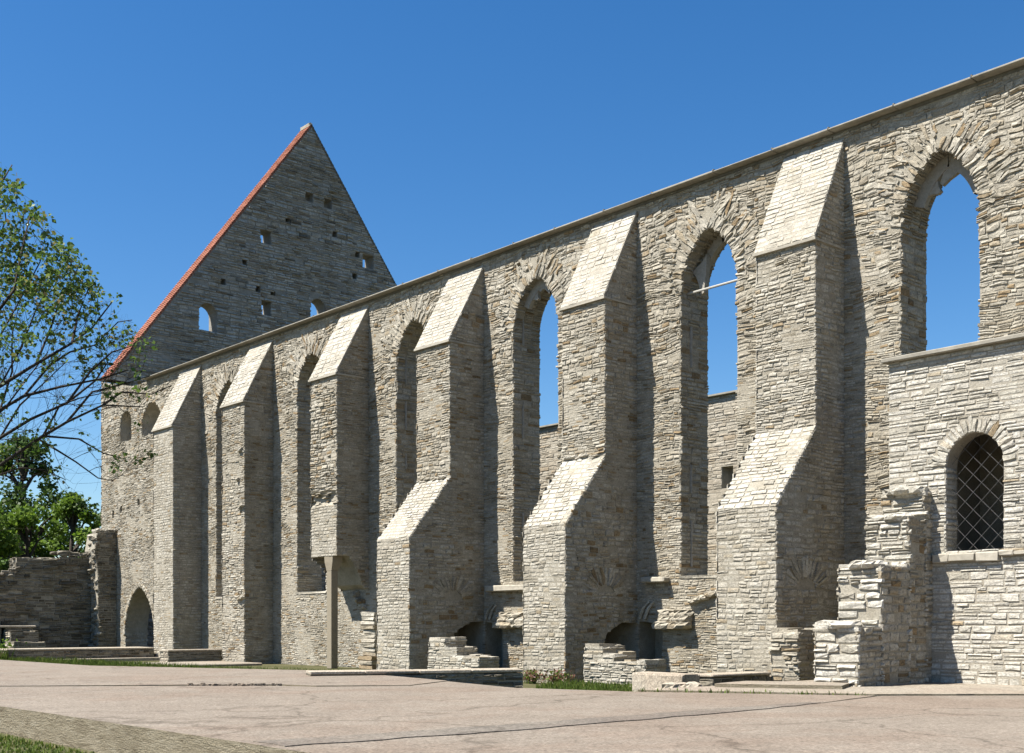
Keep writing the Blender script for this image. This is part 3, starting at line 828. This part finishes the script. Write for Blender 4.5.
while x < ax1:
    w = R.uniform(.25, .6)
    bevel_box(mb, x, x + w - .01, AY - R.uniform(.08, .14), AY + .05, (2.98 if x < -11.5 else 3.06) + R.uniform(-.02, .02), 3.17 + R.uniform(-.015, .015), 0, .02, .012)
    x += w
mb.build('window_sill', annex)
mb = MB(M_METAL)                                 # diagonal bars
gy = AY + .22
def clip_seg(p, q):
    N = 60; ok = [i for i in range(N + 1) if inside((p[0] + (q[0] - p[0]) * i / N, p[1] + (q[1] - p[1]) * i / N), [wloop])]
    if len(ok) < 2: return None
    f = lambda i: (p[0] + (q[0] - p[0]) * i / N, p[1] + (q[1] - p[1]) * i / N)
    return f(ok[0]), f(ok[-1])
for s, dy in ((1, 0), (-1, .012)):
    for i in range(-14, 26):
        b = wz + i * .37 - (.1 if s > 0 else 0)
        e = clip_seg((wx0 - .1, b), (wx1 + .1, b + s * 1.46 * 1.02))
        if e: tube(mb, [(e[0][0], gy + dy, e[0][1]), (e[1][0], gy + dy, e[1][1])], [.0045, .0045], 0, 5)
mb.build('window_grille', annex)

# ------------------------------------------------------------------ free-standing ruin pieces
RUB = dict(h=(.07, .17), l=(.22, .6), pr=(.012, .06), gap=.03, ext=.03, jag=.06, rough=1.3, skip=.03)
RUBS = dict(h=(.10, .17), l=(.2, .42), pr=(.015, .045), gap=.014, ext=.02, jag=.04, rough=1.0, skip=.02)
mb = MB(M_ANNEX, M_MORTAR); mb.m(M_RUBBLE)
for (y0, y1, z1) in ((-5.45, -4.58, 1.72), (-4.6, -3.5, 2.96), (-3.52, -2.86, 4.0), (-2.88, -2.52, 4.6)):
    coursed_box(mb, -13.9, -12.92, y0 + .08, y1 + .1, .2, z1 - .1, RUB, dict(RUBS, m=2), .05)
    for i in range(5):
        rock(mb, (R.uniform(-13.75, -13.05), y0 + R.uniform(.08, .3), z1 - .06), R.uniform(.16, .3), R.uniform(.15, .3), R.uniform(.06, .1))
tag(mb.build('stepped_wall'), 'broken wall end rising in four ragged steps toward the lower building', 'wall')

mb = MB(M_RUBBLE, M_MORTAR)
coursed_box(mb, -16.6, -15.85, -3.15, -1.7, .1, 1.5, dict(RUBS, pr=(.03, .09), jag=.06), RUBS, .06)
tag(mb.build('low_wall'), 'low broken wall stub against the nearest buttress, beside the stepped wall', 'wall')
mb = MB(M_ASHLAR, M_MORTAR)
coursed_box(mb, -22.5, -20.3, -3.4, -2.6, -.1, .68, ASHR, None, .03)
coursed_box(mb, -22.5, -21.4, -3.38, -2.55, .68, .88, ASHR, None, .02)
coursed_box(mb, -22.5, -21.85, -3.36, -2.5, .9, 1.08, ASHR, None, .02)
tag(mb.build('low_stepped_wall'), 'low stepped brick-like wall in front of the dark recess between the two nearest buttresses', 'wall')
mb = MB(M_ASHLAR, M_MORTAR)
coursed_box(mb, -29.9, -27.4, -3.0, -2.2, -.1, .66, ASHR, None, .03)
coursed_box(mb, -29.9, -28.5, -2.98, -2.15, .68, .95, ASHR, None, .02)
coursed_box(mb, -29.9, -29.1, -2.96, -2.1, .97, 1.2, ASHR, None, .02)
tag(mb.build('low_stepped_wall'), 'low stepped wall before the dark recess right of the third buttress', 'wall')
mb = MB(M_DARKRUB, M_MORTAR); mb.m(M_SLAB)
coursed_box(mb, -.8, 0, -5.4, 0, -.1, .42, RUB, dict(RUBS, pr=(.02, .06)), .0)
for i in range(4):
    y = -5.4 + i * 1.35
    bevel_box(mb, -.85, .05, y, y + 1.335, .455, .53, 2, .015, .006)
o = mb.build('low_wall'); o.location = (-22.36, -5.75, 0); o.rotation_euler = (0, 0, math.radians(-25))
tag(o, 'long low wall with a pale flat top and dark side, left of the grass strip', 'wall')
mb = MB(M_SLAB, M_MORTAR)
bevel_box(mb, -18.3, -16.75, -6.1, -5.55, -.1, .58, 0, .03, .02)
tag(mb.build('kerb_block'), 'pale smooth kerb block at the right end of the grass strip', 'block')
mb = MB(M_SLAB)
for i in range(13):
    rock(mb, (-16.35 + .14 * i + R.uniform(-.1, .1), -7.4 + .2 * math.sin(i) + R.uniform(-.2, .2), .12 + R.uniform(0, .28)), R.uniform(.14, .28), R.uniform(.14, .26), R.uniform(.09, .16))
tag(mb.build('rubble_heap'), 'small heap of pale broken stones at the platform edge below the nearest buttress', 'rubble')
mb = MB(M_DARKRUB, M_MORTAR); mb.m(M_SLAB)
coursed_box(mb, -17.2, -16.6, -5.3, -3.2, -.1, .48, RUBS, RUBS, .02)
bevel_box(mb, -17.25, -16.55, -5.35, -3.2, .50, .56, 2, .015, .006)
tag(mb.build('low_wall'), 'short dark-faced low wall at the foot of the nearest buttress, beside the pale rubble', 'wall')
# terraces near the pointed door
mb = MB(M_DARKRUB, M_MORTAR); mb.m(M_SLAB)
coursed_box(mb, -54.6, -53.0, -8.3, -1.6, -.1, .5, RUBS, dict(RUBS, pr=(.02, .08)), .0)
bevel_box(mb, -54.7, -52.95, -8.35, -1.6, .53, .61, 2, .02, .006)
bevel_box(mb, -52.9, -52.2, -8.1, -.9, -.05, .14, 2, .02, .01)
tag(mb.build('stone_terrace'), 'low stone terrace with a rubble side in front of the pointed doorway', 'terrace')
mb = MB(M_DARKRUB, M_MORTAR); mb.m(M_SLAB)
coursed_box(mb, -48.0, -47.2, -3.6, -.8, -.1, .5, dict(RUBS, m=2), RUBS, .0)  # pale end and dark side: sun and shade put into the stone colours
bevel_box(mb, -48.05, -47.15, -3.65, -.8, .52, .6, 2, .015, .006)
tag(mb.build('stone_bench'), 'low block wall like a bench between the two farthest buttresses', 'bench')
mb = MB(M_FLAG)
bevel_box(mb, -46.6, -43.0, -6.4, -1.5, -.05, .10, 0, .02, .01)
tag(mb.build('stone_step'), 'flat pale stone step on the grass before the two farthest buttresses', 'step')

# post under the broken buttress
post = thing('support_post', 'slim square stone post with a flared top holding up the broken buttress', 'post', (-37.85, -1.2, 0))
mb = MB(M_POST); bevel_box(mb, -38.30, -37.98, -1.42, -1.12, 0, 3.72, 0, .015); mb.build('shaft', post)
mb = MB(M_POST)
k0 = 0
for z, e in ((3.72, 0.01), (3.80, .03), (4.05, .11), (4.27, .13)):
    for x, y in ((-38.30 - e, -1.42 - e * .2), (-37.98 + e, -1.42 - e * .2), (-37.98 + e, -1.12 + e), (-38.30 - e, -1.12 + e)): mb.v.append((x, y, z))
for r_ in range(3):
    for i in range(4): mb.face((r_ * 4 + i, r_ * 4 + (i + 1) % 4, r_ * 4 + 4 + (i + 1) % 4, r_ * 4 + 4 + i))
mb.face((3, 2, 1, 0)); mb.face((12, 13, 14, 15))
mb.build('capital', post)

# boundary wall beyond the door, with its tall ragged end
bw = thing('boundary_wall', 'dark ruined boundary wall at the left with a tall ragged end against the church corner', 'wall', (-62, -5, 0))
mb = MB(M_DARKRUB, M_MORTAR)
box(mb, -63.0, -62.0, -4.85, -1.0, -.2, 5.1, 1); box(mb, -63.0, -62.0, -20, -4.85, -.2, 4.2, 1)
course(mb, [(-20, 0), (-.9, 0), (-.9, 5.5), (-2.6, 5.5), (-2.7, 5.12), (-4.83, 5.08), (-4.9, 4.6), (-5.6, 4.4), (-5.8, 4.2), (-9, 4.1), (-20, 3.8)], YZ(-62.0), **dict(RUBS, l=(.3, .7), pr=(.03, .11), skip=.03))
for i in range(60):
    y = R.uniform(-20, -1.0)
    z = 5.45 if y > -2.6 else 5.08 if y > -4.8 else 4.25 if y > -9 else 4.0
    rock(mb, (-62.5 + R.uniform(-.3, .3), y, z), R.uniform(.2, .4), R.uniform(.2, .45), R.uniform(.06, .12))
course(mb, [(-63, 4.1), (-62, 4.1), (-62, 5.1), (-63, 5.1)], XZ(-4.85), **RUB)
mb.build('wall', bw)
mb = MB(M_DARKRUB, M_MORTAR); mb.m(M_ASHLAR)
solid(mb, [[(-.02, -.2), (-.02, 6.75), (-1.05, 6.5), (-1.2, 5.6), (-1.05, 4.6), (-1.0, 3.2), (-1.0, -.2)]], YZ(-61.0), 1.3, 1)
course(mb, [(-.04, 0), (-.04, 6.75), (-1.05, 6.5), (-1.2, 5.6), (-1.05, 4.6), (-1.0, 3.2), (-1.0, 0)], YZ(-61.0), **dict(RUBS, pr=(.02, .08), jag=.06))
for i in range(55):
    z = .2 + 6.3 * i / 55
    y = -1.0 - (.12 if z > 4.4 else 0) - R.uniform(0, .1)
    rock(mb, (-61.05 - R.uniform(.1, .9), y + .1, z), R.uniform(.16, .34), R.uniform(.1, .22), R.uniform(.06, .11), 0 if i % 3 else 2)
for i in range(10): rock(mb, (-61.6 + R.uniform(-.5, .4), R.uniform(-1.0, -.1), 6.66), R.uniform(.2, .4), R.uniform(.15, .3), R.uniform(.08, .14), 2)
mb.build('ragged_end', bw)
# old block with a flat top and tumbled steps at the left
mb = MB(M_DARKRUB, M_MORTAR); mb.m(M_SLAB); mb.m(M_ASHLAR)
coursed_box(mb, -61.4, -60.0, -9.0, -6.3, -.1, 1.5, dict(RUB, m=3), RUBS, .0)  # front stones paler than the side, sun and shade painted in
bevel_box(mb, -61.5, -59.9, -9.0, -4.6, 1.53, 1.63, 2, .03, .01)
coursed_box(mb, -61.3, -58.4, -6.2, -4.7, -.1, .75, dict(RUB, m=3), RUBS, .06)
coursed_box(mb, -61.3, -59.2, -6.1, -4.75, .75, 1.3, dict(RUB, m=3), RUBS, .05)
coursed_box(mb, -61.3, -60.0, -6.05, -4.75, 1.3, 1.52, dict(RUB, m=3), RUBS, .0)
tag(mb.build('stone_block'), 'old stone block with flat slab top and tumbled steps before the dark wall', 'block')

# ------------------------------------------------------------------ trees
def leaf(mb, p, s, m=0, droop=.3):
    a = Vector((R.gauss(0, 1), R.gauss(0, 1), R.gauss(0, .6))).normalized()
    b = Vector((R.gauss(0, 1), R.gauss(0, 1), R.gauss(0, 1) - droop)).normalized()
    n = a.cross(b)
    if n.length < .1: n = Vector((0, 0, 1))
    b = n.cross(a).normalized()
    k = len(mb.v)
    mb.v += [tuple(p - a * s * .1), tuple(p + a * s * .45 + b * s * .42), tuple(p + a * s * 1.05), tuple(p + a * s * .45 - b * s * .42)]
    mb.face((k, k + 1, k + 2, k + 3), m)

# near tree: only its outer branches reach into the picture
Z0 = 9.0
tree = thing('maple_tree', 'near tree reaching in from the left with dark bare limbs and sparse young leaves', 'tree', tuple(place(-330, 625, Z0 + .4))[:2] + (0,))
tb = MB(M_BARK); tl = MB(M_LEAF)
base = place(-330, 625, Z0 + .4); base.z = 0
fork = place(-330, 520, Z0 + .3); top = place(-310, 250, Z0 + .5)
tube(tb, [base - Vector((0, 0, .1)), base + Vector((.02, .01, 1.2)), fork, (fork + top) / 2 + Vector((.1, 0, 0)), top], [.17, .14, .115, .07, .02], 0, 10)
limbs = [
    [(-318, 420), (-150, 405), (-60, 408), (0, 386), (36, 364), (72, 343), (92, 328), (112, 302)],
    [(-322, 470), (-160, 440), (-60, 432), (0, 410), (24, 396), (60, 387), (100, 379), (128, 370)],
    [(-325, 500), (-160, 478), (-60, 462), (0, 438), (31, 419), (67, 403), (95, 381), (108, 362)],
    [(-328, 530), (-180, 510), (-70, 492), (0, 465), (43, 436), (67, 422), (103, 405), (143, 407)],
    [(43, 436), (79, 439), (103, 453), (124, 459)],
    [(40, 440), (60, 452), (76, 462), (98, 478), (114, 481)],
    [(-315, 380), (-150, 330), (-60, 330), (-10, 322), (14, 290), (22, 250), (30, 215)],
    [(-312, 340), (-180, 260), (-80, 220), (-30, 205), (0, 185), (12, 165)],
    [(-310, 300), (-160, 230), (-80, 170), (-40, 150)],
    [(-60, 408), (-30, 370), (-5, 345), (20, 300), (40, 262), (46, 232)],
    [(0, 386), (20, 350), (36, 310), (58, 275), (62, 250)],
    [(36, 364), (50, 330), (60, 300), (75, 275), (80, 262)],
    [(72, 343), (78, 315), (88, 290), (95, 283)],
    [(24, 396), (50, 365), (70, 352), (95, 345), (118, 322), (132, 320)],
    [(67, 403), (90, 372), (112, 352), (135, 345)],
    [(0, 438), (20, 405), (45, 382), (66, 362)],
    [(-60, 462), (-20, 430), (5, 408), (30, 375), (48, 352)],
    [(67, 422), (92, 392), (120, 385), (150, 376)],
    [(103, 405), (122, 392), (152, 394), (172, 385)],
    [(-60, 330), (-30, 290), (-8, 255), (6, 220), (4, 195)],
    [(0, 410), (12, 372), (12, 335), (18, 310)],
    [(43, 436), (60, 405), (80, 398), (108, 392)],
    [(-70, 492), (-10, 478), (20, 468), (45, 470), (66, 480)],
]
def leafy(px, py):                               # leaves are thick high on the left, few low down
    if py > 425: return .02
    base_ = .40 if py < 300 else .19 if py < 345 else .06
    return base_ if px < 115 else base_ * .7
def twig(p, px, py, dx, dy, dep, size, gen):
    n = R.randint(3, 5); pts = [(px, py, dep)]
    for i in range(n):
        dx += R.uniform(-3, 3); dy += R.uniform(-3.2, 2.4)
        q = (pts[-1][0] + dx, pts[-1][1] + dy, pts[-1][2] + R.uniform(-.08, .08)); pts.append(q)
    lim = lambda x: 160 + max(0, x) * 1.22 + 6
    pts = [q for q in pts if q[0] < 152 and q[1] > lim(q[0]) - 8] if True else pts
    if len(pts) < 2: return
    tube(tb, [place(*q) for q in pts], [size * (1 - .75 * i / (len(pts) - 1)) for i in range(len(pts))], 0, 4)
    for i, q in enumerate(pts):
        if i and gen < 2 and R.random() < .55:
            twig(None, q[0], q[1], dx * .6 + R.uniform(-6, 6), dy * .6 + R.uniform(-6, 4), q[2], size * .6, gen + 1)
        if i and R.random() < leafy(q[0], q[1]):
            for _ in range(R.randint(5, 13)):
                leaf(tl, place(q[0] + R.gauss(0, 4.0), q[1] + 1 + R.gauss(0, 3.0), q[2] + R.gauss(0, .06)), R.uniform(.018, .042))
for li, L in enumerate(limbs):
    dep = Z0 + R.uniform(-.5, .5); r0 = .019 if L[0][0] < -250 else .008
    q = []
    for i, (x, y) in enumerate(L):
        q.append((x, y, dep + .12 * math.sin(i * 1.3 + li)))
    if L[0][0] < -250: q[0] = (L[0][0], L[0][1], Z0 + .35)
    tube(tb, [place(*e) for e in q], [r0 * (1 - .86 * i / (len(q) - 1)) + .002 for i in range(len(q))], 0, 6)
    for i in range(len(q) - 1):
        a, b = q[i], q[i + 1]
        if b[0] < -90: continue
        seg = math.hypot(b[0] - a[0], b[1] - a[1])
        for s in range(max(1, int(seg / 14))):
            t = R.random(); px, py, dz = (a[j] + (b[j] - a[j]) * t for j in range(3))
            ux, uy = (b[0] - a[0]) / seg, (b[1] - a[1]) / seg
            sg = R.choice((-1, 1))
            dx = ux * 6 - uy * 6 * sg; dy = uy * 6 + ux * 6 * sg - 2.0
            twig(None, px, py, dx, dy, dz, .0027, 0)
tb.build('trunk', tree, True)
kind(tl.build('crown', tree), 'stuff')

def leafy_tree(name, label, x, y, h, cr, cz0, mat, n, ls, lean=0.0, group=None):
    t = thing(name, label, 'tree', (x, y, 0), group)
    tb_ = MB(M_BARK2); tl_ = MB(mat, M_LEAF_B if mat is M_LEAF_D else M_LEAF_D)
    tr = .035 * h
    tp = Vector((x + lean, y, h * .8))
    tube(tb_, [(x, y, -.2), (x + lean * .3, y + .1, h * .3), (x + lean * .7, y - .1, h * .58), tuple(tp)], [tr, tr * .75, tr * .5, tr * .15], 0, 9)
    cl = []
    for i in range(int(14 + cr * 6)):
        a = R.uniform(0, 2 * math.pi); u = R.random()
        z = cz0 + (h - cz0) * u
        rad = cr * math.sin(math.pi * min(.97, .12 + u * .86)) ** .6 * R.uniform(.45, 1.0)
        c = Vector((x + lean * u + rad * math.cos(a), y + rad * math.sin(a), z))
        s = Vector((x + lean * u * .6, y, max(h * .22, z - rad * .8 - .6)))
        mid = (s + c) / 2 + Vector((R.uniform(-.3, .3), R.uniform(-.3, .3), .25))
        tube(tb_, [s, mid, c], [tr * .35, tr * .2, .015], 0, 5)
        cl.append((c, R.uniform(.5, 1.1) * cr * .32, 1 if R.random() < (.3 if mat is M_LEAF_D else .15) else 0))
    for i in range(n):
        c, rr, mi = R.choice(cl)
        d = Vector((R.gauss(0, 1), R.gauss(0, 1), R.gauss(0, .75))).normalized() * rr * (R.random() ** .4)
        leaf(tl_, c + d, R.uniform(.6, 1.3) * ls, mi)
    tb_.build('trunk', t, True); kind(tl_.build('crown', t), 'stuff')
    return t
def at(px, depth): p = place(px, 625, depth); return p.x, p.y
x, y = at(22, 84); leafy_tree('broadleaf_tree', 'tall open green tree behind the dark boundary wall, its stems showing', x, y, 14.6, 4.2, 6.0, M_LEAF_D, 9000, .26, .3)
x, y = at(-42, 86); leafy_tree('broadleaf_tree', 'green tree at the left picture edge, half cut off by it', x, y, 13.0, 4.2, 4.0, M_LEAF_D, 8000, .27)
x, y = at(28, 76); leafy_tree('broadleaf_tree', 'bright green bushy tree just above the dark boundary wall', x, y, 9.2, 2.6, 3.2, M_LEAF_B, 7000, .24)
x, y = at(72, 80); leafy_tree('broadleaf_tree', 'mid green rounded tree between the tall tree and the church corner', x, y, 10.2, 2.6, 3.5, M_LEAF_B, 7000, .24)
x, y = at(106, 92); leafy_tree('broadleaf_tree', 'darker green tree pressed behind the church corner', x, y, 10.8, 2.9, 3.5, M_LEAF_D, 6000, .26)
x, y = at(-5, 72); leafy_tree('broadleaf_tree', 'low bright shrub-like tree at the far left above the wall', x, y, 8.0, 2.3, 2.8, M_LEAF_B, 5000, .24)

# ------------------------------------------------------------------ grass and weeds
def blades(name, region, n, h, z, label, mask=None):
    mb = MB(M_GRASS)
    xs = [p[0] for p in region]; ys = [p[1] for p in region]
    i = 0
    while i < n:
        x, y = R.uniform(min(xs), max(xs)), R.uniform(min(ys), max(ys))
        if not inside((x, y), [region]): continue
        i += 1
        hh = R.uniform(*h); a = R.uniform(0, 6.28); w = R.uniform(.008, .02) * (1 + hh)
        dx, dy = math.cos(a), math.sin(a); l = R.uniform(.1, .5) * hh
        k = len(mb.v)
        mb.v += [(x - dy * w, y + dx * w, z), (x + dy * w, y - dx * w, z), (x + dx * l * .4 + dy * w * .6, y + dy * l * .4 - dx * w * .6, z + hh * .6), (x + dx * l, y + dy * l, z + hh), (x + dx * l * .4 - dy * w * .6, y + dy * l * .4 + dx * w * .6, z + hh * .6)]
        mb.face((k, k + 1, k + 2, k + 3, k + 4))
    return kind(mb.build(name), 'stuff', label)
blades('grass', [(-75, -12.0), (-43.7, -11.6), (-35.5, -11.6), (-27.3, -8.3), (-24, -9), (-25, -5), (-38, -6.5), (-50, -6.5), (-58, -9)], 26000, (.12, .36), -.01, 'grass between the platform and the foot of the far ruins')
blades('grass', [(-66, -12.5), (-50, -12.0), (-52, -8.5), (-66, -9.2)], 9000, (.3, .75), -.01, 'taller grass at the left before the old stone block')
blades('grass', [(-17.2, -10.1), (-15.1, -9.2), (-15.5, -7.8), (-18.4, -6.2), (-20, -3.7), (-23, -3.6), (-21.9, -5.7)], 6500, (.06, .26), -.01, 'strip of long grass below the second buttress')
blades('grass', [(-34, -19.95), (-6, -19.95), (-6, -23), (-34, -23)], 42000, (.02, .075), -.01, 'grass below the front edge of the platform')
blades('grass', [(-16.5, -8.3), (-15.2, -8.5), (-15.3, -7.9), (-16.3, -7.8)], 260, (.06, .2), .0, 'tufts among the pale rubble')
blades('grass', [(-15.1, -9.5), (-11.4, -7.5), (-11.5, -7.35), (-15.1, -9.3)], 160, (.04, .13), .38, 'tufts in the joint between platform and flagstones')
for (px, py_, lab) in ((-24.6, -3.35, 'left tuft of reddish weeds at the foot of the second buttress'), (-23.55, -3.35, 'right tuft of reddish weeds at the foot of the second buttress')):
    t = thing('weed_tuft', lab, 'plant', (px, py_, 0), 'reddish weeds')
    ms = MB(M_GRASS); mf = MB(M_PINK)
    for i in range(70):
        x, y = px + R.gauss(0, .22), py_ + R.gauss(0, .08); hh = R.uniform(.15, .42)
        tube(ms, [(x, y, 0), (x + R.uniform(-.1, .1), y - R.uniform(0, .06), hh)], [.008, .004], 0, 3)
        for q in range(5): leaf(ms if q < 2 else mf, Vector((x + R.gauss(0, .06), y - .02 + R.gauss(0, .04), hh * R.uniform(.5, 1.1))), R.uniform(.05, .09))
    kind(ms.build('stem_mass', t), 'stuff'); kind(mf.build('flower_mass', t), 'stuff')
x0, y0 = -58.6, -7.2
t = thing('weed_bush', 'leafy green weed clump on the grass before the stone block', 'plant', (x0, y0, 0))
ms = MB(M_LEAF_B)
for i in range(900):
    leaf(ms, Vector((x0 + R.gauss(0, .6), y0 + R.gauss(0, .5), abs(R.gauss(0, .38)) + .05)), R.uniform(.10, .2))
kind(ms.build('leaf_mass', t), 'stuff')
